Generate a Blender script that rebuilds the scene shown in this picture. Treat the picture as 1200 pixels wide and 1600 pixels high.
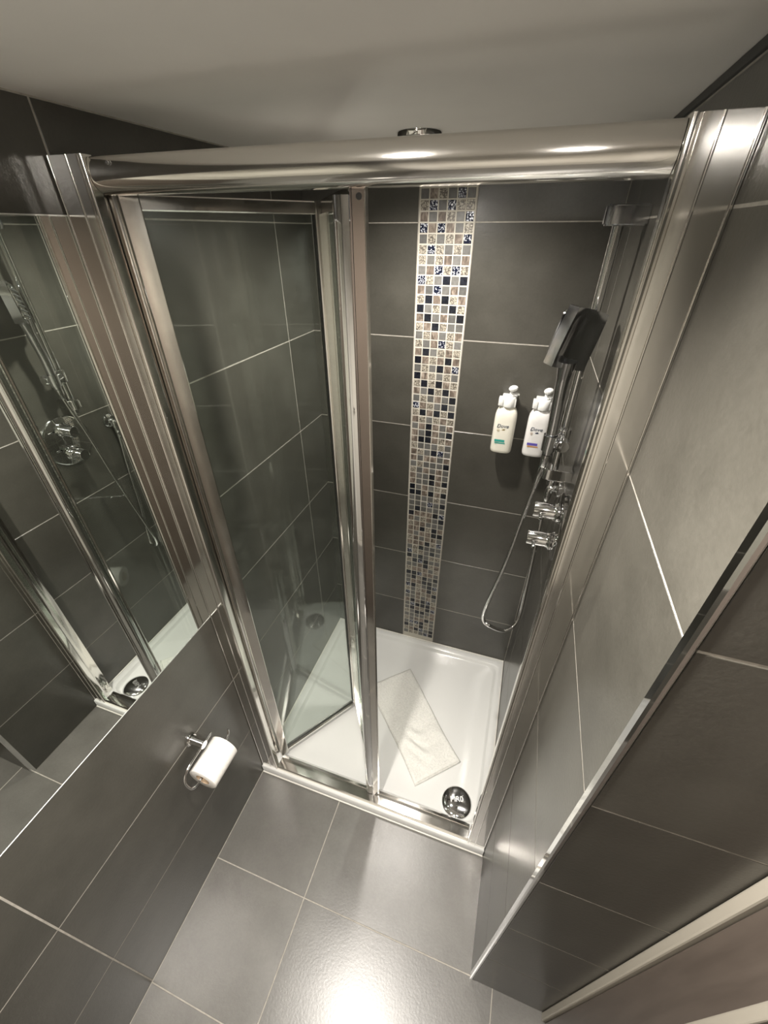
import bpy, bmesh, math, random
from mathutils import Vector, Matrix
random.seed(7)
for o in list(bpy.data.objects): bpy.data.objects.remove(o)
S = bpy.context.scene
C = S.collection

# ------------------------------------------------------------------ camera
cd = bpy.data.cameras.new('camera'); cam = bpy.data.objects.new('camera', cd); C.objects.link(cam)
cd.sensor_fit = 'HORIZONTAL'; cd.sensor_width = 36.0; cd.lens = 36.0*639.4/1200.0
cd.clip_start = .01
RR = Vector((0.94948414, 0.31381011, -0.00175678))
DD = Vector((0.17641144, -0.53837499, -0.8240336))
FF = Vector((-0.25953589, 0.78209691, -0.56653821))
m = Matrix.Identity(4)
for i in range(3):
    m[i][0] = RR[i]; m[i][1] = -DD[i]; m[i][2] = -FF[i]
m.translation = Vector((0.72672541, -0.59268767, 1.84448832))
cam.matrix_world = m
S.camera = cam
# ------------------------------------------------------------------ world, exposure
w = bpy.data.worlds.new('world'); S.world = w; w.use_nodes = True
w.node_tree.nodes['Background'].inputs[0].default_value = (.9, .85, .78, 1)
w.node_tree.nodes['Background'].inputs[1].default_value = .02
S.view_settings.view_transform = 'Standard'; S.view_settings.look = 'None'
S.view_settings.gamma = 1; S.view_settings.use_curve_mapping = False
S.view_settings.exposure = 1.42
LAMP_SHOWER = 15.0
LAMP_ROOM = 46.0
WARM = (1.0, .945, .87)

# dimensions (metres): x right, y into the shower, z up; left wall x=0, tray front y=0
W = .9; D = .814; P = .3106; YC = -.305; XE = 1.115; ZC = 2.003; YR = -1.62
S1, S2 = .367, .529

# ------------------------------------------------------------------ materials
def nt(name):
    mt = bpy.data.materials.new(name); mt.use_nodes = True
    n = mt.node_tree; b = n.nodes['Principled BSDF']
    return mt, n, b
def lk(n, a, b): n.links.new(a, b)
def simple(name, col, rough=.5, metal=0, spec=.5, **kw):
    mt, n, b = nt(name)
    b.inputs['Base Color'].default_value = (*col, 1); b.inputs['Roughness'].default_value = rough
    b.inputs['Metallic'].default_value = metal; b.inputs['Specular IOR Level'].default_value = spec
    for k, v in kw.items(): b.inputs[k].default_value = v
    return mt
def node(n, t, **kw):
    x = n.nodes.new(t)
    for k, v in kw.items(): setattr(x, k, v)
    return x
def ramp(n, fac, stops):
    r = node(n, 'ShaderNodeValToRGB')
    e = r.color_ramp.elements
    e[0].position, e[0].color = stops[0][0], (*stops[0][1], 1)
    e[1].position, e[1].color = stops[-1][0], (*stops[-1][1], 1)
    for p, c in stops[1:-1]:
        q = e.new(p); q.color = (*c, 1)
    lk(n, fac, r.inputs[0]); return r.outputs[0]
def coords(n, scale=1.0, rnd=40.0):
    """object coordinates shifted by the object's own random number, so shared meshes differ"""
    tc = node(n, 'ShaderNodeTexCoord'); oi = node(n, 'ShaderNodeObjectInfo')
    mu = node(n, 'ShaderNodeMath', operation='MULTIPLY'); lk(n, oi.outputs['Random'], mu.inputs[0]); mu.inputs[1].default_value = rnd
    va = node(n, 'ShaderNodeVectorMath', operation='ADD'); lk(n, tc.outputs['Object'], va.inputs[0]); lk(n, mu.outputs[0], va.inputs[1])
    return va.outputs[0], oi.outputs['Random'], tc
def noise(n, vec, scale, detail=4, rough=.55, dist=0):
    t = node(n, 'ShaderNodeTexNoise'); t.inputs['Scale'].default_value = scale; t.inputs['Detail'].default_value = detail
    t.inputs['Roughness'].default_value = rough; t.inputs['Distortion'].default_value = dist
    lk(n, vec, t.inputs['Vector']); return t.outputs[0]
def bump(n, b, h, strength, dist=.001):
    u = node(n, 'ShaderNodeBump'); u.inputs['Strength'].default_value = strength; u.inputs['Distance'].default_value = dist
    lk(n, h, u.inputs['Height']); lk(n, u.outputs[0], b.inputs['Normal']); return u

def tile_mat(name, c0, c1, rough, bs=.35):
    mt, n, b = nt(name)
    v, r, tc = coords(n)
    big = noise(n, v, 7, 5, .6); fine = noise(n, v, 150, 3, .6); mid = noise(n, v, 38, 5, .62)
    mx = node(n, 'ShaderNodeMath', operation='MULTIPLY_ADD'); lk(n, fine, mx.inputs[0]); mx.inputs[1].default_value = .35; lk(n, big, mx.inputs[2])
    col = ramp(n, mx.outputs[0], [(.40, c0), (.92, c1)])
    hs = node(n, 'ShaderNodeHueSaturation'); lk(n, col, hs.inputs['Color'])
    mr = node(n, 'ShaderNodeMapRange'); lk(n, r, mr.inputs[0]); mr.inputs[3].default_value = .9; mr.inputs[4].default_value = 1.1
    lk(n, mr.outputs[0], hs.inputs['Value']); lk(n, hs.outputs[0], b.inputs['Base Color'])
    b.inputs['Roughness'].default_value = rough
    bump(n, b, fine, bs, .0010)
    b.inputs['Specular IOR Level'].default_value = .75
    return mt
M = {}
M['tile'] = tile_mat('wall_tile', (.042, .0395, .0325), (.071, .067, .0565), .28, .24)
M['floortile'] = tile_mat('floor_tile', (.088, .083, .074), (.142, .135, .123), .31, .2)
def grout_mat():
    mt, n, b = nt('grout')
    tc = node(n, 'ShaderNodeTexCoord'); f = noise(n, tc.outputs['Object'], 60, 3)
    lk(n, ramp(n, f, [(.3, (.30, .28, .245)), (.7, (.42, .39, .345))]), b.inputs['Base Color'])
    b.inputs['Roughness'].default_value = .8; bump(n, b, f, .3); return mt
M['grout'] = grout_mat()
def metal_mat(name, col, rough, streak=0.0):
    mt, n, b = nt(name)
    b.inputs['Base Color'].default_value = (*col, 1); b.inputs['Metallic'].default_value = 1
    tc = node(n, 'ShaderNodeTexCoord'); f = noise(n, tc.outputs['Object'], 9, 4)
    mr = node(n, 'ShaderNodeMapRange'); lk(n, f, mr.inputs[0]); mr.inputs[1].default_value = .3; mr.inputs[2].default_value = .7
    mr.inputs[3].default_value = rough*.75; mr.inputs[4].default_value = rough*1.3; lk(n, mr.outputs[0], b.inputs['Roughness'])
    return mt
M['alu'] = metal_mat('polished_aluminium', (.80, .78, .745), .10)
M['chrome'] = metal_mat('chrome', (.80, .80, .80), .045)
M['darkchrome'] = metal_mat('smoked_chrome', (.74, .75, .78), .10)
M['satin'] = metal_mat('satin_chrome', (.92, .92, .90), .38)
M['mirror'] = simple('mirror_silver', (.86, .89, .86), 0.0, 1)
M['white'] = simple('white_acrylic', (.70, .70, .68), .12)
M['silicone'] = simple('white_silicone', (.74, .72, .66), .4)
M['ceiling'] = None
def ceil_mat():
    mt, n, b = nt('ceiling_paint')
    tc = node(n, 'ShaderNodeTexCoord'); f = noise(n, tc.outputs['Object'], 5, 4)
    lk(n, ramp(n, f, [(.3, (.76, .73, .69)), (.7, (.80, .77, .73))]), b.inputs['Base Color'])
    b.inputs['Roughness'].default_value = .75
    f2 = noise(n, tc.outputs['Object'], 180, 2); bump(n, b, f2, .08); return mt
M['ceiling'] = ceil_mat()
def glass_mat():
    mt = bpy.data.materials.new('door_glass'); mt.use_nodes = True; n = mt.node_tree
    n.nodes.remove(n.nodes['Principled BSDF']); out = n.nodes['Material Output']
    fr = node(n, 'ShaderNodeFresnel'); ge = node(n, 'ShaderNodeNewGeometry')
    io = node(n, 'ShaderNodeMapRange'); lk(n, ge.outputs['Backfacing'], io.inputs[0]); io.inputs[3].default_value = 1.5; io.inputs[4].default_value = 1/1.5
    lk(n, io.outputs[0], fr.inputs[0])          # the leaf does not refract, so both faces reflect alike
    tr = node(n, 'ShaderNodeBsdfTransparent'); tr.inputs[0].default_value = (.93, .955, .935, 1)
    gl = node(n, 'ShaderNodeBsdfGlossy'); gl.inputs['Roughness'].default_value = 0.02; gl.inputs['Color'].default_value = (.95, 1, .97, 1)
    df = node(n, 'ShaderNodeBsdfDiffuse'); df.inputs[0].default_value = (.80, .84, .78, 1)
    tc = node(n, 'ShaderNodeTexCoord'); f = noise(n, tc.outputs['Object'], 14, 5, .7)
    mr = node(n, 'ShaderNodeMapRange'); lk(n, f, mr.inputs[0]); mr.inputs[1].default_value = .35; mr.inputs[2].default_value = .75
    mr.inputs[3].default_value = .004; mr.inputs[4].default_value = .022
    a = node(n, 'ShaderNodeMixShader'); lk(n, mr.outputs[0], a.inputs[0]); lk(n, tr.outputs[0], a.inputs[1]); lk(n, df.outputs[0], a.inputs[2])
    z = node(n, 'ShaderNodeMixShader'); lk(n, fr.outputs[0], z.inputs[0]); lk(n, a.outputs[0], z.inputs[1]); lk(n, gl.outputs[0], z.inputs[2])
    lk(n, z.outputs[0], out.inputs[0]); return mt
M['glass'] = glass_mat()
M['seal'] = simple('dark_seal', (.03, .03, .028), .5)  # dark rubber; also colours the strip that imitates shade under the ceiling
M['clearseal'] = simple('clear_plastic_seal', (.55, .55, .50), .25)
M['bottlecream'] = simple('cream_lotion_bottle', (.83, .80, .70), .22)
M['bottlewhite'] = simple('white_lotion_bottle', (.80, .78, .76), .22)
M['cap'] = simple('white_plastic', (.82, .82, .80), .3)
M['ink'] = simple('dark_ink', (.045, .06, .10), .5)
M['gold'] = simple('gold_ink', (.45, .36, .18), .5)
M['teal'] = simple('teal_ink', (.03, .33, .28), .5)
M['purple'] = simple('violet_ink', (.12, .09, .42), .5)
M['orange'] = simple('orange_ink', (.55, .25, .08), .5)
def fabric(name, col, sc, st):
    mt, n, b = nt(name)
    tc = node(n, 'ShaderNodeTexCoord'); f = noise(n, tc.outputs['Object'], sc, 3, .7)
    lk(n, ramp(n, f, [(.3, tuple(c*.86 for c in col)), (.65, col)]), b.inputs['Base Color'])
    b.inputs['Roughness'].default_value = .95; b.inputs['Specular IOR Level'].default_value = .1
    bump(n, b, f, st, .004); return mt
M['towel'] = fabric('towelling', (.80, .79, .745), 130, 1.0)
M['paper'] = fabric('tissue_paper', (.86, .83, .79), 90, .25)
M['card'] = simple('cardboard', (.45, .33, .22), .8)
def wood(name, c0, c1):
    mt, n, b = nt(name)
    tc = node(n, 'ShaderNodeTexCoord'); mp = node(n, 'ShaderNodeMapping'); mp.inputs['Scale'].default_value = (9, 9, .9)
    lk(n, tc.outputs['Object'], mp.inputs[0]); f = noise(n, mp.outputs[0], 4, 6, .6, .4)
    lk(n, ramp(n, f, [(.3, c0), (.7, c1)]), b.inputs['Base Color']); b.inputs['Roughness'].default_value = .38; return mt
M['door'] = wood('brown_door', (.072, .057, .047), (.105, .084, .070))
M['architrave'] = simple('beige_paint', (.34, .31, .26), .5)
M['rearpaint'] = simple('pale_paint', (.62, .59, .54), .7)
M['paledoor'] = simple('pale_grey_door', (.50, .47, .42), .4)
M['lamp'] = None
def emis(name, col, s):
    mt, n, b = nt(name); b.inputs['Emission Color'].default_value = (*col, 1); b.inputs['Emission Strength'].default_value = s
    b.inputs['Base Color'].default_value = (.8, .8, .8, 1); return mt
M['lamp'] = emis('lamp_glow', WARM, 40)
# mosaic chips
def chip_plain(name, c0, c1, rough):
    mt, n, b = nt(name); v, r, tc = coords(n)
    f = noise(n, v, 90, 3); col = ramp(n, f, [(.3, c0), (.7, c1)])
    hs = node(n, 'ShaderNodeHueSaturation'); lk(n, col, hs.inputs['Color'])
    mr = node(n, 'ShaderNodeMapRange'); lk(n, r, mr.inputs[0]); mr.inputs[3].default_value = .75; mr.inputs[4].default_value = 1.3
    lk(n, mr.outputs[0], hs.inputs['Value']); lk(n, hs.outputs[0], b.inputs['Base Color'])
    b.inputs['Roughness'].default_value = rough; return mt
def chip_marble(name, stops, rough=.3):
    mt, n, b = nt(name); v, r, tc = coords(n)
    mp = node(n, 'ShaderNodeMapping'); mp.inputs['Scale'].default_value = (1, .45, 1); mp.inputs['Rotation'].default_value = (0, 0, .6)
    lk(n, v, mp.inputs[0]); f = noise(n, mp.outputs[0], 75, 5, .6, 1.2)
    lk(n, ramp(n, f, stops), b.inputs['Base Color']); b.inputs['Roughness'].default_value = rough; return mt
def chip_print(name, ink, ground, scale, lines, rough=.2):
    """printed / carved ornament, different on every chip: curled line work or white petals"""
    mt, n, b = nt(name); v, r, tc = coords(n)
    nz = node(n, 'ShaderNodeTexNoise'); nz.inputs['Scale'].default_value = 110; nz.inputs['Detail'].default_value = 1; lk(n, v, nz.inputs['Vector'])
    mm = node(n, 'ShaderNodeMixRGB', blend_type='LINEAR_LIGHT'); mm.inputs[0].default_value = .006 if lines else .003
    lk(n, v, mm.inputs[1]); lk(n, nz.outputs['Color'], mm.inputs[2])
    vo = node(n, 'ShaderNodeTexVoronoi', feature='DISTANCE_TO_EDGE' if lines else 'F1'); vo.inputs['Scale'].default_value = scale
    lk(n, mm.outputs[0], vo.inputs['Vector'])
    col = ramp(n, vo.outputs['Distance'], [(.05, ground), (.15, ink)] if lines else [(.34, ink), (.44, ground)])
    lk(n, col, b.inputs['Base Color']); b.inputs['Roughness'].default_value = rough
    bump(n, b, vo.outputs['Distance'], .5, .0012); return mt
M['G'] = chip_plain('chip_grey_stone', (.10, .097, .090), (.145, .142, .135), .4)
M['D'] = chip_plain('chip_dark_glass', (.008, .009, .013), (.018, .02, .028), .1)
M['B'] = chip_marble('chip_brown_marble', [(.30, (.055, .043, .034)), (.5, (.17, .135, .11)), (.72, (.42, .36, .30))])
M['C'] = chip_print('chip_carved_cream', (.40, .365, .30), (.085, .072, .058), 125, True, .35)
M['N'] = chip_print('chip_printed_navy', (.55, .57, .63), (.010, .013, .030), 210, False, .12)

# ------------------------------------------------------------------ mesh helpers
def mesh(name, bm, smooth=False, ang=40):
    me = bpy.data.meshes.new(name); bmesh.ops.recalc_face_normals(bm, faces=bm.faces)
    bm.to_mesh(me); bm.free()
    if smooth:
        for p in me.polygons: p.use_smooth = True
        try: me.set_sharp_from_angle(angle=math.radians(ang))
        except Exception: pass
    return me
def link(name, me, mat=None, parent=None, loc=None, rot=None):
    o = bpy.data.objects.new(name, me); C.objects.link(o)
    if mat is not None and me is not None and len(me.materials) == 0: me.materials.append(mat)
    if parent is not None: o.parent = parent
    if loc is not None: o.location = loc
    if rot is not None: o.rotation_euler = rot
    return o
def obj(name, bm, mat, parent=None, smooth=False, ang=40, **kw):
    return link(name, mesh(name, bm, smooth, ang), mat, parent, **kw)
def tag(o, label=None, cat=None, group=None, kind=None):
    if label: o['label'] = label
    if cat: o['category'] = cat
    if group: o['group'] = group
    if kind: o['kind'] = kind
    return o
def empty(name, loc, label=None, cat=None, group=None):
    o = bpy.data.objects.new(name, None); C.objects.link(o); o.location = loc; o.empty_display_size = .05
    return tag(o, label, cat, group)
def box(bm, x0, x1, y0, y1, z0, z1, bev=0, seg=2):
    vs = [bm.verts.new((x, y, z)) for z in (z0, z1) for x, y in ((x0, y0), (x1, y0), (x1, y1), (x0, y1))]
    fs = [(0, 3, 2, 1), (4, 5, 6, 7), (0, 1, 5, 4), (1, 2, 6, 5), (2, 3, 7, 6), (3, 0, 4, 7)]
    faces = [bm.faces.new([vs[i] for i in f]) for f in fs]
    if bev:
        ed = list({e for f in faces for e in f.edges})
        bmesh.ops.bevel(bm, geom=ed, offset=bev, segments=seg, affect='EDGES', profile=.5)
    return bm
def nb(): return bmesh.new()
def prism(bm, pts, frame):
    """extrude a closed 2-D outline; frame(a,b,t) -> 3-D, t in 0/1"""
    a = [bm.verts.new(frame(p[0], p[1], 0)) for p in pts]; b = [bm.verts.new(frame(p[0], p[1], 1)) for p in pts]
    k = len(pts)
    for i in range(k): bm.faces.new((a[i], a[(i+1) % k], b[(i+1) % k], b[i]))
    bm.faces.new(a[::-1]); bm.faces.new(b)
    return bm
def catmull(pts, n=8):
    pts = [Vector(p) for p in pts]; q = [pts[0]*2-pts[1]]+pts+[pts[-1]*2-pts[-2]]; out = []
    for i in range(1, len(q)-2):
        for k in range(n):
            t = k/n; a, b, c, d = q[i-1], q[i], q[i+1], q[i+2]
            out.append(.5*((2*b)+(c-a)*t+(2*a-5*b+4*c-d)*t*t+(3*b-a-3*c+d)*t*t*t))
    out.append(pts[-1]); return out
def tube(bm, pts, r, seg=12, caps=True):
    pts = [Vector(p) for p in pts]; rings = []
    t0 = (pts[1]-pts[0]).normalized(); up = Vector((0, 0, 1)) if abs(t0.z) < .9 else Vector((1, 0, 0))
    nn = t0.cross(up).normalized()
    for i, p in enumerate(pts):
        t = (pts[min(i+1, len(pts)-1)]-pts[max(i-1, 0)]).normalized()
        nn = (nn-t*nn.dot(t)).normalized(); bb = t.cross(nn)
        rr = r(i/(len(pts)-1)) if callable(r) else r
        rings.append([bm.verts.new(p+nn*rr*math.cos(2*math.pi*k/seg)+bb*rr*math.sin(2*math.pi*k/seg)) for k in range(seg)])
    for a, b in zip(rings, rings[1:]):
        for k in range(seg): bm.faces.new((a[k], a[(k+1) % seg], b[(k+1) % seg], b[k]))
    if caps: bm.faces.new(rings[0][::-1]); bm.faces.new(rings[-1])
    return bm
def lathe(bm, prof, frame, seg=32):
    """prof: (radius, height) list; frame(x,y,h) -> 3-D"""
    rings = []
    for r, h in prof:
        if r < 1e-6: rings.append([bm.verts.new(frame(0, 0, h))])
        else: rings.append([bm.verts.new(frame(r*math.cos(2*math.pi*k/seg), r*math.sin(2*math.pi*k/seg), h)) for k in range(seg)])
    for a, b in zip(rings, rings[1:]):
        for k in range(seg):
            k2 = (k+1) % seg
            if len(a) == 1 and len(b) == 1: continue
            if len(a) == 1: bm.faces.new((a[0], b[k], b[k2]))
            elif len(b) == 1: bm.faces.new((a[k], a[k2], b[0]))
            else: bm.faces.new((a[k], a[k2], b[k2], b[k]))
    return bm
def axis_frame(o, ax):
    o = Vector(o); ax = Vector(ax).normalized(); up = Vector((0, 0, 1)) if abs(ax.z) < .9 else Vector((1, 0, 0))
    a = ax.cross(up).normalized(); b = ax.cross(a)
    return lambda x, y, h: o+a*x+b*y+ax*h
def rod(bm, p, q, r, seg=24, bev=.0015):
    p = Vector(p); q = Vector(q); L = (q-p).length
    return lathe(bm, [(0, 0), (r-bev, 0), (r, bev), (r, L-bev), (r-bev, L), (0, L)], axis_frame(p, q-p), seg)
def text_mesh(body, size, depth=.0003, shear=0.0):
    cu = bpy.data.curves.new('lettering', 'FONT'); cu.body = body; cu.size = size; cu.extrude = depth; cu.shear = shear
    cu.align_x = 'CENTER'; cu.align_y = 'CENTER'; cu.resolution_u = 3
    t = bpy.data.objects.new('lettering', cu); C.objects.link(t)
    bpy.context.view_layer.update()
    me = bpy.data.meshes.new_from_object(t.evaluated_get(bpy.context.evaluated_depsgraph_get()))
    bpy.data.objects.remove(t); bpy.data.curves.remove(cu); return me

# ------------------------------------------------------------------ setting: walls, floor, ceiling with real tiles
G = .0030                                     # joint width
_tile = {}
def tile_mesh(w_, h_, mat, bev=.0006, th=.009):
    k = (round(w_, 4), round(h_, 4), mat)
    if k not in _tile:
        bm = nb(); a, b = w_/2, h_/2
        lo = [bm.verts.new((x, y, -th)) for x, y in ((-a, -b), (a, -b), (a, b), (-a, b))]
        mi = [bm.verts.new((x, y, -bev)) for x, y in ((-a, -b), (a, -b), (a, b), (-a, b))]
        hi = [bm.verts.new((x, y, 0)) for x, y in ((-a+bev, -b+bev), (a-bev, -b+bev), (a-bev, b-bev), (-a+bev, b-bev))]
        for u, v in ((lo, mi), (mi, hi)):
            for i in range(4): bm.faces.new((u[i], u[(i+1) % 4], v[(i+1) % 4], v[i]))
        bm.faces.new(hi)
        me = mesh('tile', bm); me.materials.append(M[mat]); _tile[k] = me
    return _tile[k]
def frame_matrix(o, u, v):
    u = Vector(u); v = Vector(v); n = u.cross(v); mm = Matrix.Identity(4)
    for i in range(3): mm[i][0] = u[i]; mm[i][1] = v[i]; mm[i][2] = n[i]; mm[i][3] = o[i]
    return mm
def lay(parent, fm, us, vs, mat, name='tile', skip=None):
    for u0, u1 in zip(us, us[1:]):
        for v0, v1 in zip(vs, vs[1:]):
            if skip and skip(u0, u1, v0, v1): continue
            w_, h_ = u1-u0-G, v1-v0-G
            if w_ < .004 or h_ < .004: continue
            o = link(name, tile_mesh(w_, h_, mat), None, parent)
            o.matrix_local = fm @ Matrix.Translation(((u0+u1)/2, (v0+v1)/2, random.uniform(-.0001, .0002)))
ZR = [0, P, 2*P, 3*P, 4*P, 5*P, 6*P, ZC-.001]
GD = .0005                                     # joints this far below the tile faces
fl = tag(obj('floor', box(nb(), -.02, XE+.06, YR-.02, .0, -.04, -GD), M['grout']), kind='structure')
lay(fl, frame_matrix((0, 0, 0), (1, 0, 0), (0, 1, 0)), [0, .3442, .9654, XE+.03],
    sorted([0]+[-.30-P*k for k in range(5)]), 'floortile')
wl = tag(obj('wall_left', box(nb(), -.06, -GD, YR-.02, D+.06, -.04, ZC+.02), M['grout']), kind='structure')
lay(wl, frame_matrix((0, 0, 0), (0, 1, 0), (0, 0, 1)), [YR, -1.228, -.6072, .014, .6352, D+G], ZR, 'tile',
    skip=lambda u0, u1, v0, v1: u0 > -1.3 and u1 < .02 and v0 > 2.9*P and v1 < 6.1*P)
wb = tag(obj('wall_back', box(nb(), -GD, W+GD, D+GD, D+.06, -.04, ZC+.02), M['grout']), kind='structure')
fb = frame_matrix((0, D, 0), (1, 0, 0), (0, 0, 1))
lay(wb, fb, [-G/2, S1], ZR, 'tile'); lay(wb, fb, [S2, W], ZR, 'tile')
wr = tag(obj('wall_right', box(nb(), W+GD, W+.06, YC+.006, D+.06, -.04, ZC+.02), M['grout']), kind='structure')
lay(wr, frame_matrix((W, 0, 0), (0, -1, 0), (0, 0, 1)), [-D, -.632, -.010, -YC-.007], ZR[:-1]+[1.99], 'tile')
wn = tag(obj('wall_return', box(nb(), W+.062, XE+.05, YC+GD, YC+.06, -.04, ZC+.02), M['grout']), kind='structure')
lay(wn, frame_matrix((0, YC, 0), (1, 0, 0), (0, 0, 1)), [W+.006, XE+.002], ZR, 'tile')
# bottom edge of return wall fills behind its tiles next to the outside corner
obj('wall_core', box(nb(), W+.008, W+.0615, YC+GD, YC+.0055, -.0, ZC), M['grout'], wn)
we = tag(obj('wall_entrance', box(nb(), XE+.012, XE+.06, YR-.02, YC-.0, -.04, ZC+.02), M['rearpaint']), kind='structure')
wre = tag(obj('wall_rear', box(nb(), -GD, XE+.01, YR-.06, YR-GD, -.04, ZC+.02), M['rearpaint']), kind='structure')
ce = tag(obj('ceiling', box(nb(), -.06, XE+.06, YR-.06, D+.06, ZC, ZC+.05), M['ceiling']), kind='structure')
# dark strip standing in for the shade in the gap between right wall and ceiling
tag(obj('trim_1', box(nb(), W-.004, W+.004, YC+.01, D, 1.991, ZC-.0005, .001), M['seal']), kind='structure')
# chrome corner profile of the wall end
bm = nb()
prism(bm, [(W-.0005, YC+.013), (W-.0015, YC+.011), (W-.0015, YC+.001), (W+.001, YC-.0015), (W+.0045, YC-.0015), (W+.006, YC-.0005),
           (W+.006, YC+.004), (W+.004, YC+.012)], lambda a, b, t: (a, b, .001+t*(ZC-.003)))
tag(obj('trim_2', bm, M['chrome']), kind='structure')
# door in the side wall beside the return wall
tag(obj('trim_3', box(nb(), XE-.012, XE+.012, YC-.018, YC-.001, .001, ZC-.002, .003), M['architrave']), kind='structure')
d1 = tag(obj('door_1', box(nb(), XE-.004, XE+.0115, YC-.85, YC-.019, .001, 1.97, .002), M['door']), kind='structure')
obj('door_stop', box(nb(), XE-.012, XE-.0035, YC-.107, YC-.093, .002, 1.965, .002), M['architrave'], d1)
obj('door_panel', box(nb(), XE-.009, XE-.0035, YC-.80, YC-.108, .01, 1.95, .002), M['door'], d1)
# brown door in the wall behind
d2 = tag(obj('door_2', box(nb(), .185, .965, YR-.001, YR+.025, .002, 1.86, .004), M['paledoor']), kind='structure')
bm = nb(); rod(bm, (.26, YR+.025, 1.0), (.26, YR+.07, 1.0), .009); tube(bm, [(.26, YR+.068, 1.0), (.37, YR+.068, 1.0)], .009)
obj('door_handle', bm, M['chrome'], d2, True)

# mosaic strip: chips on the back wall
LAY = """GBCGNG CNGNCC BGBCGN NBNBGC GCGCBN CNCGCG CGCBGB GBNCNC NCGDGD BGNGBG CDBDCB DGCGDC BDGBGD CBDCGG GCBGCB CGBNCG
BDGCBC DBCBDB GCGDBN DBCGCG CDCDBC BGDCDB GCGBGD NBCGDG CDBDCD BCGCBC GBDBGB BGDBGD""".split()
PV = .0263; PU = (S2-S1-.006)/6; Z0 = 6*P+3*PV
chipm = {}
def chip_mesh(k):
    if k not in chipm:
        bm = nb(); a, b = (PU-.0032)/2, (PV-.0032)/2; e = .0009
        lo = [bm.verts.new((x, y, -.005)) for x, y in ((-a, -b), (a, -b), (a, b), (-a, b))]
        mi = [bm.verts.new((x, y, -e)) for x, y in ((-a, -b), (a, -b), (a, b), (-a, b))]
        hi = [bm.verts.new((x, y, 0)) for x, y in ((-a+e, -b+e), (a-e, -b+e), (a-e, b-e), (-a+e, b-e))]
        for u, v in ((lo, mi), (mi, hi)):
            for i in range(4): bm.faces.new((u[i], u[(i+1) % 4], v[(i+1) % 4], v[i]))
        bm.faces.new(hi); me = mesh('mosaic_chip', bm); me.materials.append(M[k]); chipm[k] = me
    return chipm[k]
rest = []
rows = []
z = Z0
while z+PV < ZC: rows.append((z+PV, None)); z += PV
nrow = 0; z = Z0
while z-PV > .05:
    rows.append((z, nrow)); nrow += 1; z -= PV
for zt, ri in rows:
    for c in range(6):
        if ri is not None and ri < len(LAY): k = LAY[ri][c]
        else: k = random.choices('GDBCN', (30, 22, 26, 19, 5))[0]
        cx = S1+.003+PU*(c+.5); cz = zt-PV/2; dn = random.uniform(.0004, .0012)
        if ri is not None and ri < 50:
            o = link('mosaic_chip', chip_mesh(k), None, wb); o.matrix_local = fb @ Matrix.Translation((cx, cz, dn))
        else: rest.append((k, cx, cz, dn))
bm = nb(); ks = 'GDBCN'
for k, cx, cz, dn in rest:
    t = bmesh.new(); t.from_mesh(chip_mesh(k)); bmesh.ops.transform(t, matrix=fb @ Matrix.Translation((cx, cz, dn)), verts=t.verts)
    vm = {v: bm.verts.new(v.co) for v in t.verts}
    for f in t.faces: g = bm.faces.new([vm[v] for v in f.verts]); g.material_index = ks.index(k)
    t.free()
me = mesh('mosaic_field', bm)
for k in ks: me.materials.append(M[k])
tag(link('mosaic_field', me, None, wb), kind='stuff')
M['mosaicgrout'] = simple('mosaic_grout', (.56, .53, .46), .8)
obj('mosaic_bed', box(nb(), S1+.0008, S2-.0008, D+.0001, D+.0045, .047, ZC-.002), M['mosaicgrout'], wb)
for x in (S1, S2):
    obj('edge_trim', box(nb(), x-.0014, x+.0014, D-.0012, D+.004, .046, ZC-.002), M['grout'], wb)

# ------------------------------------------------------------------ shower tray
def rrect(x0, x1, y0, y1, r, k=6):
    o = []
    for cx, cy, a in ((x1-r, y1-r, 0), (x0+r, y1-r, 90), (x0+r, y0+r, 180), (x1-r, y0+r, 270)):
        for i in range(k+1):
            t = math.radians(a+90*i/k); o.append((cx+r*math.cos(t), cy+r*math.sin(t)))
    return o
TZ = .045; TF = .027
bm = nb()
loops = [[(x, y, .0005) for x, y in rrect(.001, W-.001, .0, D-.001, .003)],
         [(x, y, TZ-.004) for x, y in rrect(.001, W-.001, .0, D-.001, .003)],
         [(x, y, TZ) for x, y in rrect(.004, W-.004, .004, D-.004, .003)],
         [(x, y, TZ) for x, y in rrect(.034, W-.034, .066, D-.034, .045)],
         [(x, y, TZ-.003) for x, y in rrect(.037, W-.037, .069, D-.037, .043)],
         [(x, y, TF+.003) for x, y in rrect(.043, W-.043, .074, D-.043, .040)],
         [(x, y, TF) for x, y in rrect(.049, W-.049, .080, D-.049, .036)],
         [(x, y, TF-.002) for x, y in rrect(.15, W-.15, .18, D-.15, .03)]]
vl = [[bm.verts.new(p) for p in l] for l in loops]
for a, b in zip(vl, vl[1:]):
    for i in range(len(a)): bm.faces.new((a[i], a[(i+1) % len(a)], b[(i+1) % len(a)], b[i]))
bm.faces.new(vl[-1]); bm.faces.new(vl[0][::-1])
tray = tag(obj('shower_tray', bm, M['white'], None, True, 50), 'low white rectangular shower tray with a raised rim on the tiled floor', 'shower tray')
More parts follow.
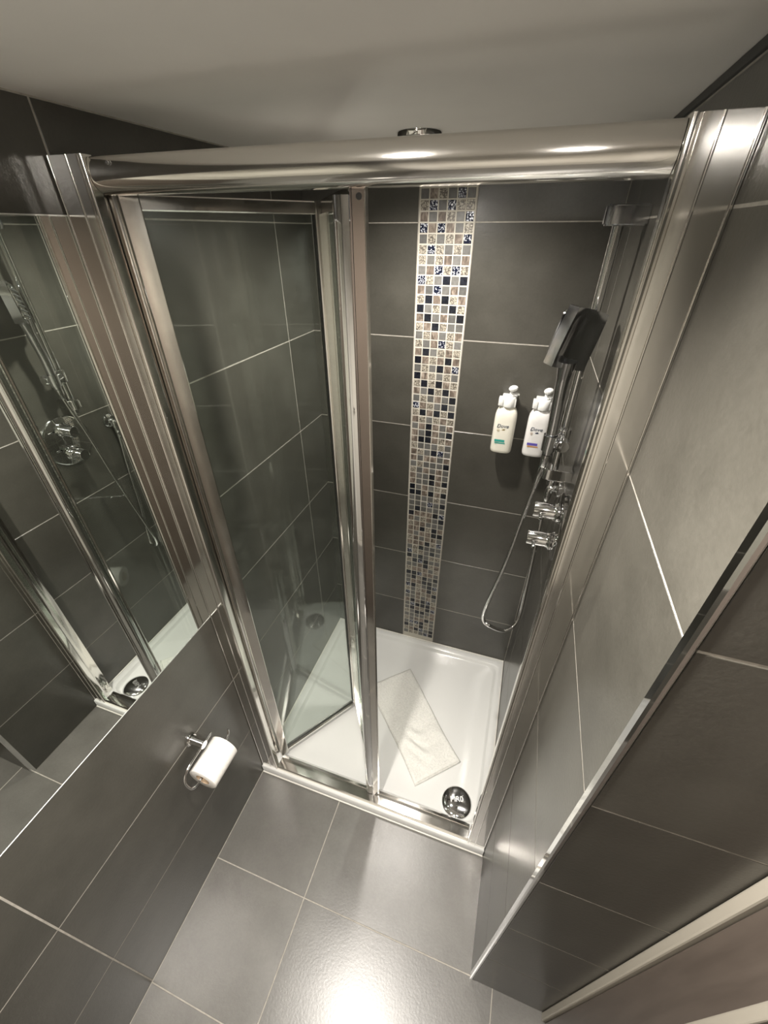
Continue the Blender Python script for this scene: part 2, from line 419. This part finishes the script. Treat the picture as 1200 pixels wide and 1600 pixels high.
# drain: domed chrome cover
dx, dy = .781, .126
bm = nb(); lathe(bm, [(.0575, 0), (.0575, .003), (.055, .006), (.045, .0095), (.03, .0125), (.015, .014), (0, .0145)], axis_frame((dx, dy, TF-.001), (0, 0, 1)), 40)
dr = obj('drain_cover', bm, M['chrome'], tray, True, 60); tag(dr, 'domed chrome drain cover with raised letters')
me = text_mesh('MR0', .027, .0012); lt = link('lettering', me, M['satin'], dr, (dx-.002, dy+.006, TF+.0128), (0, 0, math.radians(18)))
bm = nb(); tube(bm, [(dx+.008, dy+.021, TF+.0128), (dx+.011, dy+.018, TF+.0130), (dx+.019, dy+.027, TF+.0118)], .0013, 6)
obj('tick_mark', bm, M['satin'], dr)
# sealant beads
tag(obj('trim_4', tube(nb(), [(.002, -.001, .002), (W-.002, -.001, .002)], .003, 8), M['silicone']), kind='structure')
bm = nb(); tube(bm, [(.003, .08, TZ+.001), (.003, D-.004, TZ+.001), (W-.004, D-.003, TZ+.001), (W-.003, .08, TZ+.001)], .0035, 8)
obj('sealant_bead', bm, M['silicone'], tray, True)

# ------------------------------------------------------------------ bi-fold shower enclosure
enc = empty('shower_enclosure', (0, 0, TZ), 'polished aluminium bi-fold shower enclosure with its glass door half folded inward', 'shower screen')
def part(name, bm, mat, parent=enc, smooth=True, ang=35):
    o = obj(name, bm, mat, parent, smooth, ang)
    mw = Vector((0, 0, 0)); p = parent
    while p is not None: mw += p.location; p = p.parent
    o.location = -mw if parent is not None else (0, 0, 0)
    return o
ZT = 1.937
def bead(cx, cy, r, k=6): return [(cx-r*math.cos(math.pi*q/k), cy-r*math.sin(math.pi*q/k)) for q in range(k+1)]
jp = [(.0, .0080)]+bead(.0026, .0080, .0017)+bead(.0377, .0080, .0019)+[(.0555, .0084), (.0562, .0110), (.0588, .0112)]+bead(.0632, .0105, .0040, 10)[:-1]
jp += [(.0672, .0110), (.0672, .0250), (.0640, .0285), (.0560, .0300), (.0500, .0360), (.0478, .0400), (.0478, .0480), (.0435, .050), (.0435, .064), (.041, .072), (.0, .074)]
jl = part('jamb', prism(nb(), [(x*1.02+.0006, y) for x, y in jp], lambda a, b, t: (a, b, TZ+t*(ZT-TZ))), M['alu'])
jr = part('jamb', prism(nb(), [(W-.0006-x*.925, y) for x, y in jp], lambda a, b, t: (a, b, TZ+t*(ZT-TZ))), M['alu'])
XL, XR = .0698, W-.0633
hp = [(.068, 1.9385), (.037, 1.9385), (.0330, 1.9375), (.0308, 1.9355), (.0296, 1.933), (.0286, 1.929), (.0279, 1.924), (.0275, 1.919), (.0275, 1.914), (.0279, 1.910),
      (.0290, 1.906), (.0312, 1.902), (.0345, 1.898), (.0385, 1.8945), (.0415, 1.8925), (.045, 1.8918), (.068, 1.8918)]
hp = [(y-.016, 1.8905+(z-1.8918)*.955) for y, z in hp]
hd = part('header_rail', prism(nb(), hp, lambda a, b, t: (XL+t*(XR-XL), a, b)), M['alu'])
sp = [(.011, TZ), (.011, TZ+.010), (.015, TZ+.0135), (.040, TZ+.0145), (.041, TZ+.0115), (.050, TZ+.0115), (.051, TZ+.0145), (.060, TZ+.0135), (.064, TZ+.008), (.064, TZ)]
br = part('bottom_rail', prism(nb(), sp, lambda a, b, t: (XL+t*(XR-XL), a, b)), M['alu'])
sp2 = [(.007, TZ+.0002), (.007, TZ+.002), (.0105, TZ+.003), (.0105, TZ+.0002)]
part('rail_sealant', prism(nb(), sp2, lambda a, b, t: (XL+t*(XR-XL), a, b)), M['silicone'])
PT = 1.894; PB = TZ+.020
def panel(name, A, B, specs, label):
    """door leaf from plan point A (pivot) to B; local u along the leaf, n to the room side. specs: sub-part prisms in (u,n)"""
    A = Vector((*A, 0)); B = Vector((*B, 0)); u = (B-A).normalized(); n = Vector((u.y, -u.x, 0)); L = (B-A).length
    F = lambda a, b, z: A+u*a+n*b+Vector((0, 0, z))
    g0, g1, zb, zt = specs['glass']
    bm = nb(); prism(bm, [(g0, -.0025), (L-g1, -.0025), (L-g1, .0025), (g0, .0025)], lambda a, b, t: F(a, b, zb+t*(zt-zb)))
    leaf = part(name, bm, M['glass'], enc, False); tag(leaf, label)
    for nm, pts, z0, z1, mt in specs['v']:
        pts = [(L+a, b) for a, b in pts] if min(a for a, b in pts) < -.015 else pts
        part(nm, prism(nb(), pts, lambda a, b, t: F(a, b, z0+t*(z1-z0))), M[mt], leaf)
    for nm, a0, a1, pts, mt in specs['h']:
        part(nm, prism(nb(), pts, lambda a, b, t: F(a0+t*(L-a1-a0), a, b)), M[mt], leaf)
    return leaf, F, L
# leaf hinged at the left jamb
P0 = (.056, .060); PF = (.272, .372); PE = (.481, .043)
stileA = [(0, -.011), (.0, .010), (.002, .0125), (.030, .0125), (.032, .011), (.032, -.009), (.030, -.011)]
def stile_end(w_, th):
    return [(-w_, -th), (-w_, th-.002), (-w_+.002, th), (-.003, th), (-.0005, th-.003), (-.0005, -th+.002), (-.003, -th)]
def rail(z0, z1, th): return [(-th, z0), (th-.002, z0), (th, z0+.002), (th, z1-.002), (th-.002, z1), (-th, z1)]
leaf1, F1, L1 = panel('door_panel', P0, PF, dict(
    glass=(.028, .016, PB+.006, PT-.014),
    v=[('stile', stileA, PB-.004, PT, 'alu'), ('stile', stile_end(.021, .0105), PB, PT, 'alu'),
       ('glazing_seal', [(.032, -.005), (.032, .0045), (.0335, .0045), (.0335, -.005)], PB+.012, PT-.022, 'seal'),
       ('glazing_seal', [(-.0225, -.005), (-.0225, .0045), (-.021, .0045), (-.021, -.005)], PB+.012, PT-.022, 'seal')],
    h=[('rail', .0325, .0215, rail(PB, PB+.013, .0095), 'alu'), ('rail', .0325, .0215, rail(PT-.022, PT, .0095), 'alu'),
       ('drip_seal', .0325, .0215, rail(PB-.008, PB-.0005, .004), 'clearseal'),
       ('glazing_seal', .0335, .0225, rail(PB+.013, PB+.0155, .0035), 'seal')]),
    'glass door leaf hinged at the left jamb')
# second leaf, from the sliding edge back to the fold; local u from the sliding edge to the fold, room side is -n
bulge = [(.004, -.0115)]+[(.004+.036*i/10, -.0115-.021*math.sin(math.pi*(i/10))**.6) for i in range(1, 10)]+[(.040, -.0115)]
stileE = [(.0, .0105), (.0, -.009), (.002, -.011), (.044, -.011), (.046, -.009), (.046, .0085), (.044, .0105)]
lip = [(-.003, -.0125), (-.003, -.0105), (.0, -.0095), (.002, -.0112), (.0005, -.0135)]
lip2 = [(-.004, .0085), (-.003, .0125), (.006, .0125), (.006, .0105), (-.001, .0100), (-.001, .0085)]
leaf2, F2, L2 = panel('door_panel', PE, PF, dict(
    glass=(.042, .018, PB+.006, PT-.014),
    v=[('stile', stileE, PB-.004, PT, 'alu'), ('handle', bulge[::-1], PB-.002, PT-.010, 'chrome'), ('stile_lip', lip, PB-.004, PT, 'chrome'),
       ('stile_lip', lip2, PB-.004, PT, 'alu'),
       ('stile', [(-.020, -.0095), (-.020, .0095), (-.003, .0095), (-.003, -.0095)], PB, PT, 'alu')],
    h=[('rail', .0465, .0205, rail(PB, PB+.013, .0095), 'alu'), ('rail', .0465, .0205, rail(PT-.022, PT, .0095), 'alu'),
       ('drip_seal', .0465, .0205, rail(PB-.008, PB-.0005, .004), 'clearseal')]),
    'glass door leaf folded back toward the track, seen nearly edge on')
part('hinge_strip', tube(nb(), [(PF[0]+.004, PF[1]-.012, PB+.001), (PF[0]+.004, PF[1]-.012, PT-.001)], .0045, 10), M['clearseal'], leaf1)
part('guide_pin', rod(nb(), (PE[0]+.002, PE[1]+.001, TZ+.0125), (PE[0]+.002, PE[1]+.001, PB-.004), .0055, 14), M['chrome'], leaf2)
part('guide_pin', rod(nb(), (P0[0]+.008, P0[1]+.008, TZ+.0005), (P0[0]+.008, P0[1]+.008, PB-.004), .006, 14), M['chrome'], leaf1)
e0 = F2(-.0008, .0005, PT-.012)
part('screw_hole', lathe(nb(), [(0, 0), (.0032, 0), (.0040, .0006), (.0040, .0012), (0, .0012)], axis_frame(e0, F2(0, 0, 0)-F2(1, 0, 0)), 16), M['seal'], leaf2)
for x, z in ((.108, 1.926), (.113, 1.925)):
    part('screw', lathe(nb(), [(0, .0012), (.0022, .001), (.003, 0)], axis_frame((x, .0128, z), (0, -1, 0)), 12), M['chrome'])

# ------------------------------------------------------------------ mirror on the left wall
bm = nb(); box(bm, -.0012, .0006, -1.2262, .0125, .9338, 1.8640, .0005, 1)
wm = tag(obj('wall_mirror', bm, M['mirror']), 'large frameless mirror fixed to the left tiled wall beside the shower', 'mirror')
obj('bottom_edge', box(nb(), -.0012, .0014, -1.2262, .0125, .9312, .9335, .0003, 1), M['satin'], wm)  # bright satin strip standing in for the highlight on the mirror's bottom bevel
obj('top_edge', box(nb(), -.0012, .0012, -1.2262, .0125, 1.8642, 1.8658, .0003, 1), M['satin'], wm)

# ------------------------------------------------------------------ shower fittings on the right wall
BX, BY = .853, .460
rr_ = empty('shower_slide_rail', (W, BY, 1.31), 'tall round chrome slide rail carrying the shower head on the right wall', 'shower rail')
def P_(root):
    def f(name, bm, mat, parent=None, smooth=True, ang=40):
        return part(name, bm, M[mat], parent or root, smooth, ang)
    return f
pp = P_(rr_)
pp('bar', rod(nb(), (BX, BY, 1.275), (BX, BY, 1.885), .0105, 24), 'chrome')
for zc in (1.868, 1.312):
    bm = nb(); k = 12
    pts = [(.823+.017*(1-math.cos(math.pi*i/k))*0+0, 0) for i in range(1)]
    out = [(W-.0008, BY-.019), (W-.0008, BY+.019)]+[(.842-.019*math.sin(math.pi*i/k), BY+.019*math.cos(math.pi*i/k)) for i in range(k+1)]
    prism(bm, out, lambda a, b, t: (a, b, zc-.017+t*.034)); bmesh.ops.bevel(bm, geom=[e for e in bm.edges if abs(e.verts[0].co.z-e.verts[1].co.z) < 1e-5], offset=.003, segments=2, affect='EDGES')
    pp('bracket', bm, 'darkchrome' if zc > 1.6 else 'chrome')
SZ = 1.415
bm = nb(); lathe(bm, [(.0108, -.022), (.017, -.022), (.018, -.020), (.018, .020), (.017, .022), (.0108, .022)], axis_frame((BX, BY, SZ), (0, 0, 1)), 24)
sl = pp('slider', bm, 'chrome')
bm = nb(); lathe(bm, [(0, .055), (.014, .054), (.0165, .050), (.0165, .035), (.010, .033), (.010, .005), (0, .005)], axis_frame((BX-.002, BY-.012, SZ), (.02, -1, 0)), 24)
pp('clamp_knob', bm, 'chrome', sl)
hx, hy = .822, .412
bm = nb(); tube(bm, [(BX-.010, BY-.010, SZ), (hx+.008, hy+.008, SZ)], .013, 16)
pp('holder_arm', bm, 'chrome', sl)
bm = nb(); lathe(bm, [(.0125, -.020), (.0165, -.020), (.0185, .020), (.0145, .020)], axis_frame((hx, hy, SZ), (.03, .03, 1)), 24)
pp('holder_cup', bm, 'darkchrome', sl)

hs = empty('hand_shower', (hx, hy, 1.40), 'square chrome hand shower with a scooped back on the slide rail', 'shower head')
pp = P_(hs)
bm = nb(); cen = catmull([(hx, hy, 1.385), (hx, hy+.001, 1.44), (.820, .411, 1.50), (.817, .404, 1.56), (.8165, .400, 1.612)], 6)
tube(bm, cen, lambda t: .0125+.003*t+(.006*max(0, t-.8)/.2), 20)
pp('handle', bm, 'darkchrome')
# head: rounded square slab with a concave back
wv = Vector((.070, .065, -.021)).normalized(); uv = Vector((.016, .0, .118)); uv = (uv-wv*uv.dot(wv)).normalized(); nv = wv.cross(uv)   # nv: back side
hc = Vector((.8225, .3965, 1.6565))
if nv.dot(Vector((.727, -.593, 1.84))-hc) < 0: nv = -nv
N_ = 14; HW, HH = .049, .060
def sq(i, j):
    a = 2*i/N_-1; b = 2*j/N_-1
    x = a*math.sqrt(1-b*b/2*.16); y = b*math.sqrt(1-a*a/2*.16)
    return x, y
def head_pt(i, j, back):
    x, y = sq(i, j); d = max(abs(x), abs(y))
    if back: h = .013-.012*math.cos(min(1, abs(x)*1.02)*math.pi/2)**1.2*(1-.65*max(0, y-.55)/.45)+.004*max(0, -y-.6)
    else: h = -.013-.003*math.cos(min(1, d)*math.pi/2)
    return hc+wv*(x*HW*(1-.05*y))+uv*(y*HH)+nv*h
bm = nb(); gb = [[bm.verts.new(head_pt(i, j, True)) for j in range(N_+1)] for i in range(N_+1)]
gf = [[bm.verts.new(head_pt(i, j, False)) for j in range(N_+1)] for i in range(N_+1)]
for i in range(N_):
    for j in range(N_):
        bm.faces.new((gb[i][j], gb[i+1][j], gb[i+1][j+1], gb[i][j+1])); bm.faces.new((gf[i][j], gf[i][j+1], gf[i+1][j+1], gf[i+1][j]))
ring = [(i, 0) for i in range(N_)]+[(N_, j) for j in range(N_)]+[(i, N_) for i in range(N_, 0, -1)]+[(0, j) for j in range(N_, 0, -1)]
for (a, b), (c, d) in zip(ring, ring[1:]+ring[:1]): bm.faces.new((gb[a][b], gf[a][b], gf[c][d], gb[c][d]))
head = pp('head', bm, 'darkchrome', None, True, 50)
bm = nb(); q = rrect(-.048, .048, -.050, .050, .014, 5)
prism(bm, q, lambda a, b, t: hc+wv*a+uv*b-nv*(.0145+t*.003)); pp('spray_plate', bm, 'chrome', head, True, 30)
me = None
for i in range(6):
    for j in range(6):
        bm = nb(); rod(bm, hc+wv*(-.036+.0144*i)+uv*(-.036+.0144*j)-nv*.017, hc+wv*(-.036+.0144*i)+uv*(-.036+.0144*j)-nv*.0205, .0022, 6, .0004)
        if me is None: me = bm
        else:
            t = bpy.data.meshes.new('t'); bm.to_mesh(t); bm.free(); me.from_mesh(t); bpy.data.meshes.remove(t)
noz = pp('nozzle_field', me, 'seal', head); noz['kind'] = 'stuff'

# valve plate with two controls
VY, VZ = .408, 1.178
va = empty('shower_valve', (W, VY, VZ), 'round chrome thermostatic shower valve with two knobs on the right wall', 'shower valve')
pp = P_(va)
pp('plate', lathe(nb(), [(0, .0005), (.093, .0005), (.095, .003), (.094, .009), (.088, .012), (0, .013)], axis_frame((W, VY, VZ), (-1, 0, 0)), 48), 'chrome')
for zc in (VZ+.048, VZ-.046):
    kn = pp('control_knob', lathe(nb(), [(0, .0135), (.027, .0135), (.027, .020), (.022, .024), (.0205, .028), (.0205, .076), (.019, .078), (0, .0785)], axis_frame((W, VY-.006, zc), (-1, 0, 0)), 32), 'chrome')
    bm = nb()
    rod(bm, (W-.060, VY-.026, zc+.0), (W-.060, VY-.050, zc+.0), .0048, 12)
    pp('lever', bm, 'chrome', kn)
ou = empty('hose_outlet', (W, .605, 1.185), 'small chrome wall elbow feeding the shower hose behind the valve', 'pipe elbow')
pp = P_(ou)
pp('rose', lathe(nb(), [(0, .0005), (.027, .0005), (.027, .004), (.020, .009), (0, .010)], axis_frame((W, .605, 1.185), (-1, 0, 0)), 28), 'chrome')
pp('elbow', tube(nb(), catmull([(W-.010, .605, 1.185), (W-.022, .605, 1.184), (W-.028, .605, 1.178), (W-.0285, .605, 1.158)], 5), .011, 18), 'chrome')
# hose
HP = [(.822, .412, 1.372), (.818, .415, 1.335), (.804, .435, 1.19), (.785, .455, .976), (.759, .475, .789), (.751, .49, .671), (.78, .505, .619), (.842, .53, .588),
      (.878, .56, .632), (.879, .58, .791), (.874, .59, .973), (.8712, .602, 1.10), (.8715, .605, 1.147)]
pts = catmull(HP, 26)
ho = empty('shower_hose', (.8, .5, .6), 'flexible ribbed chrome hose looping down from the hand shower', 'shower hose')
pp = P_(ho)
bm = nb(); tube(bm, pts, 1, 8)
bm.free(); bm = nb()
fine = []
for a, b in zip(pts, pts[1:]):
    for k in range(2): fine.append(a.lerp(b, k/2))
fine.append(pts[-1])
cnt = len(fine)-1
tube(bm, fine, lambda t: .0072 if int(round(t*cnt)) % 2 else .0062, 10)
pp('hose', bm, 'chrome', None, True, 80)
pp('end_cone', lathe(nb(), [(.007, 0), (.009, .002), (.0115, .03), (.0115, .036), (0, .036)], axis_frame((.8195, .414, 1.347), (.05, -.03, 1)), 18), 'chrome')
pp('end_cone', lathe(nb(), [(.007, 0), (.009, .002), (.0108, .016), (.0108, .020), (0, .020)], axis_frame((.8713, .605, 1.137), (0, 0, 1)), 18), 'chrome')

# ------------------------------------------------------------------ lotion bottles on the back wall
def se(a, p): return math.copysign(abs(math.cos(a))**p, math.cos(a)), math.copysign(abs(math.sin(a))**p, math.sin(a))
def bottle(cx, cy, zb, mat, bandmats, label, group=None):
    t = empty('soap_dispenser', (cx, cy, zb), label, 'soap bottle', group); pp = P_(t)
    bm = nb(); prof = [(.55, .0), (.90, .0005), (.97, .004), (1, .012), (1, .118), (.985, .130), (.92, .142), (.78, .152), (.62, .158), (.45, .162), (.38, .164), (.38, .172)]
    seg = 40; rings = []
    for s, h in prof:
        rings.append([bm.verts.new((cx+(.0355)*s*se(2*math.pi*k/seg, .62)[0], cy+.0245*s*se(2*math.pi*k/seg, .62)[1], zb+h)) for k in range(seg)])
    for a, b in zip(rings, rings[1:]):
        for k in range(seg): bm.faces.new((a[k], a[(k+1) % seg], b[(k+1) % seg], b[k]))
    bm.faces.new(rings[0][::-1]); bm.faces.new(rings[-1])
    body = pp('body', bm, mat, None, True, 60)
    yf = cy-.0245-.0004
    def flat(name, me, mt, x, z, s=1):
        o = link(name, me, M[mt], body, None, (math.pi/2, 0, 0)); mw = Vector((cx, cy, zb))
        o.location = Vector((x, yf, z)); return o
    flat('brand_lettering', text_mesh('Dove', .0175, .0002, .25), 'ink', cx-.005, zb+.098)
    bm = nb(); lathe(bm, [(0, .0003), (.0045, .0003), (.0045, 0)], lambda x, y, h: (x*1.2, y*.5, h), 10); box(bm, -.0005, .0045, -.0002, .003, 0, .0003)
    flat('bird_mark', mesh('bird_mark', bm), 'gold' if bandmats[0] == 'teal' else 'ink', cx-.001, zb+.086)
    bm = nb(); lathe(bm, [(.0038, 0), (.0038, .0003), (.0046, .0003), (.0046, 0)], lambda x, y, h: (x, y, h), 16)
    box(bm, -.002, .002, -.0006, .0006, 0, .0003); box(bm, -.0006, .0006, -.002, .002, 0, .0003)
    flat('round_seal', mesh('round_seal', bm), 'gold' if bandmats[0] == 'teal' else 'card', cx-.017, zb+.083)
    bm = nb()
    bm = box(nb(), -.0165, .0165, -.0042, .0042, 0, .0003); flat('colour_band', mesh('colour_band', bm), bandmats[0], cx-.008, zb+.046)
    bm = nb()
    for i, (a, b) in enumerate(((-.0165, .018), )): box(bm, a, b, -.0018, .0018, 0, .0003)
    flat('text_line', mesh('text_line', bm), bandmats[1], cx-.0065, zb+.0375)
    # bracket collar, wall plate, pump
    br_ = pp('bracket', box(nb(), cx-.0225, cx+.0240, cy-.016, D-.0005, zb+.160, zb+.187, .003), 'cap', None, True, 30)
    pp('bracket_tab', box(nb(), cx-.031, cx-.016, cy-.0205, cy+.012, zb+.164, zb+.188, .002), 'cap', br_, True, 30)
    pp('collar', lathe(nb(), [(0, 0), (.0195, 0), (.0205, .002), (.0205, .028), (.018, .031), (0, .031)], axis_frame((cx+.002, cy-.005, zb+.161), (0, 0, 1)), 28), 'cap', br_, True, 40)
    pp('pump_stem', lathe(nb(), [(0, 0), (.011, 0), (.011, .006), (.005, .008), (.0045, .026), (0, .026)], axis_frame((cx+.004, cy-.003, zb+.191), (0, 0, 1)), 20), 'cap')
    bm = nb(); bmesh.ops.create_uvsphere(bm, u_segments=20, v_segments=12, radius=1)
    bmesh.ops.transform(bm, matrix=Matrix.Translation((cx+.008, cy-.008, zb+.220)) @ Matrix.Rotation(math.radians(-14), 4, 'Y') @ Matrix.Diagonal((.0145, .011, .0095, 1)), verts=bm.verts)
    pp('pump_head', bm, 'cap', None, True, 80)
    pp('spout', box(nb(), cx+.008, cx+.030, cy-.006, cy+.004, zb+.198, zb+.203, .0015), 'cap', None, True, 30)
    return t
bottle(.703, .768, 1.212, 'bottlecream', ('teal', 'teal'), 'cream lotion bottle with a teal label band in a wall bracket')
bottle(.809, .768, 1.214, 'bottlewhite', ('purple', 'orange'), 'white lotion bottle with a violet label band partly behind the shower head')

# ------------------------------------------------------------------ folded towel on the tray
A = Vector((.455, .628)); B = Vector((.771, .275)); Cc = Vector((.613, .128)); Dd = A+Cc-B
nx, ny = 64, 34; bm = nb()
def hgt(s, t):
    wr_ = .0022*math.sin(9*s+5*t+2*math.sin(6*t))*math.sin(3.1*t)+.0016*math.sin(23*s-11*t+3*math.sin(4*s))
    g = math.exp(-((s-.72)**2/.02+(t-.5)**2/.09)); wr_ += g*(.0065*math.sin(34*(s+.35*t)+2*math.sin(9*t)))
    return .0125+wr_*1.5
def tp(s, t):
    wob = .004*math.sin(5*s+1)*(1 if t > .5 else -1)*abs(2*t-1)
    p = A+(B-A)*s+(Dd-A)*t; q = (Dd-A).normalized()*wob; return p+q
top = []; bot = []
for i in range(nx+1):
    rt = []; rb = []
    for j in range(ny+1):
        s, t = i/nx, j/ny; p = tp(s, t); e = min(s, 1-s)*.474; f = min(t, 1-t)*.216; d = min(e, f)
        k = math.sqrt(max(0, 1-(1-min(1, d/.007))**2))
        h = hgt(s, t)*(.5+.5*k)
        rt.append(bm.verts.new((p.x, p.y, TF+.0008+h))); rb.append(bm.verts.new((p.x, p.y, TF+.0004+.004*(1-k))))
    top.append(rt); bot.append(rb)
for i in range(nx):
    for j in range(ny):
        bm.faces.new((top[i][j], top[i+1][j], top[i+1][j+1], top[i][j+1])); bm.faces.new((bot[i][j], bot[i][j+1], bot[i+1][j+1], bot[i+1][j]))
ring = [(i, 0) for i in range(nx)]+[(nx, j) for j in range(ny)]+[(i, ny) for i in range(nx, 0, -1)]+[(0, j) for j in range(ny, 0, -1)]
for (a, b), (c, d) in zip(ring, ring[1:]+ring[:1]): bm.faces.new((top[a][b], bot[a][b], bot[c][d], top[c][d]))
tw = tag(obj('bath_towel', bm, M['towel'], None, True, 80), 'folded white terry towel laid flat on the shower tray', 'towel')
# hems
hem = [tp(.985, t/16)  for t in range(17)]
obj('hem', tube(nb(), [(p.x, p.y, TF+.0122) for p in hem[1:-1]], .0022, 8), M['towel'], tw, True)
hem = [tp(s/24, .97) for s in range(25)]
obj('hem', tube(nb(), [(p.x, p.y, TF+.0108) for p in hem[1:-1]], .0016, 8), M['towel'], tw, True)

# ------------------------------------------------------------------ toilet roll and its holder on the left wall
RX, RZ, RY0, RY1 = .064, .548, -.252, -.150
th_ = empty('toilet_roll_holder', (0, -.195, .629), 'chrome wire toilet roll holder on the left wall below the mirror', 'roll holder'); pp = P_(th_)
pp('rose', lathe(nb(), [(0, .0005), (.019, .0005), (.019, .005), (.016, .008), (0, .008)], axis_frame((0, -.195, .629), (1, 0, 0)), 28), 'chrome')
pp('post', rod(nb(), (.006, -.195, .629), (.050, -.195, .629), .0130, 24), 'chrome')
zc = RZ+.0125
pp('wire_arm', tube(nb(), catmull([(.046, -.160, .629), (.046, -.195, .629), (.046, -.250, .627), (.047, -.276, .618), (.050, -.287, .600), (.055, -.288, .580), (.060, -.283, zc+.004),
    (.064, -.265, zc), (.064, -.20, zc), (.064, -.142, zc), (.064, -.128, zc+.003), (.064, -.122, zc+.014), (.064, -.121, zc+.026)], 6), .0036, 12), 'chrome')
ro = empty('toilet_roll', (RX, (RY0+RY1)/2, RZ), 'white toilet paper roll hanging on the chrome wire holder', 'toilet roll'); pp = P_(ro)
Lr = RY1-RY0
pp('paper', lathe(nb(), [(.0215, 0), (.0425, 0), (.0435, .001), (.0435, Lr-.001), (.0425, Lr), (.0215, Lr), (.0215, 0)], axis_frame((RX, RY0, RZ), (0, 1, 0)), 56), 'paper', None, True, 50)
pp('core', lathe(nb(), [(.0200, -.0003), (.0214, -.0003), (.0214, Lr+.0003), (.0200, Lr+.0003), (.0200, -.0003)], axis_frame((RX, RY0, RZ), (0, 1, 0)), 36), 'card', None, True, 50)
sh = [(RX+.0439*math.cos(a), RZ+.0439*math.sin(a)) for a in [math.radians(100-d*8) for d in range(17)]]
bm = nb(); prism(bm, sh+[(x-.0006, z) for x, z in sh[::-1]], lambda a, b, t: (a, RY0+.0006+t*(Lr-.0012), b))
pp('loose_sheet', bm, 'paper', None, True, 60)

# ------------------------------------------------------------------ ceiling downlights
def downlight(x, y, power, label, spot, dome, aim=(0, 0, -1)):
    t = empty('ceiling_downlight', (x, y, ZC), label, 'ceiling light', 'recessed ceiling downlights'); pp = P_(t)
    d = .007 if dome else .011
    pp('bezel', lathe(nb(), [(.031, -.0002), (.0455, -.0002), (.0455, -.002), (.043, -d+.002), (.036, -d), (.032, -d), (.031, -.0002)], axis_frame((x, y, ZC), (0, 0, 1)), 40), 'chrome')
    if dome: pr_ = [(0, -.019), (.010, -.0183), (.020, -.0155), (.027, -.0105), (.0302, -.004), (.0302, -.0004), (0, -.0004)]
    else: pr_ = [(0, -.0028), (.024, -.0026), (.0302, -.0008), (.0302, -.0004), (0, -.0004)]
    pp('lamp_lens', lathe(nb(), pr_, axis_frame((x, y, ZC), (0, 0, 1)), 32), 'lamp')
    l = bpy.data.lights.new('downlight_beam', 'SPOT'); l.energy = power; l.color = WARM; l.shadow_soft_size = .024
    l.spot_size = spot; l.spot_blend = .8 if dome else .85
    lo = bpy.data.objects.new('downlight_beam', l); C.objects.link(lo); lo.parent = t; lo.location = (0, 0, -.046 if dome else -.036)
    lo.rotation_euler = Vector(aim).to_track_quat('-Z', 'Y').to_euler()
downlight(.455, .452, LAMP_SHOWER, 'recessed round downlight with chrome bezel in the ceiling above the shower', 2.9, False)
downlight(.45, -.36, LAMP_ROOM*.8, 'recessed round ceiling downlight over the bathroom floor near the shower header', 2.3, True, (.42, -.22, -.88))
downlight(.76, -.62, LAMP_ROOM*.66, 'recessed round ceiling downlight over the bathroom floor near the side door', 2.1, True, (-.55, -.16, -.82))
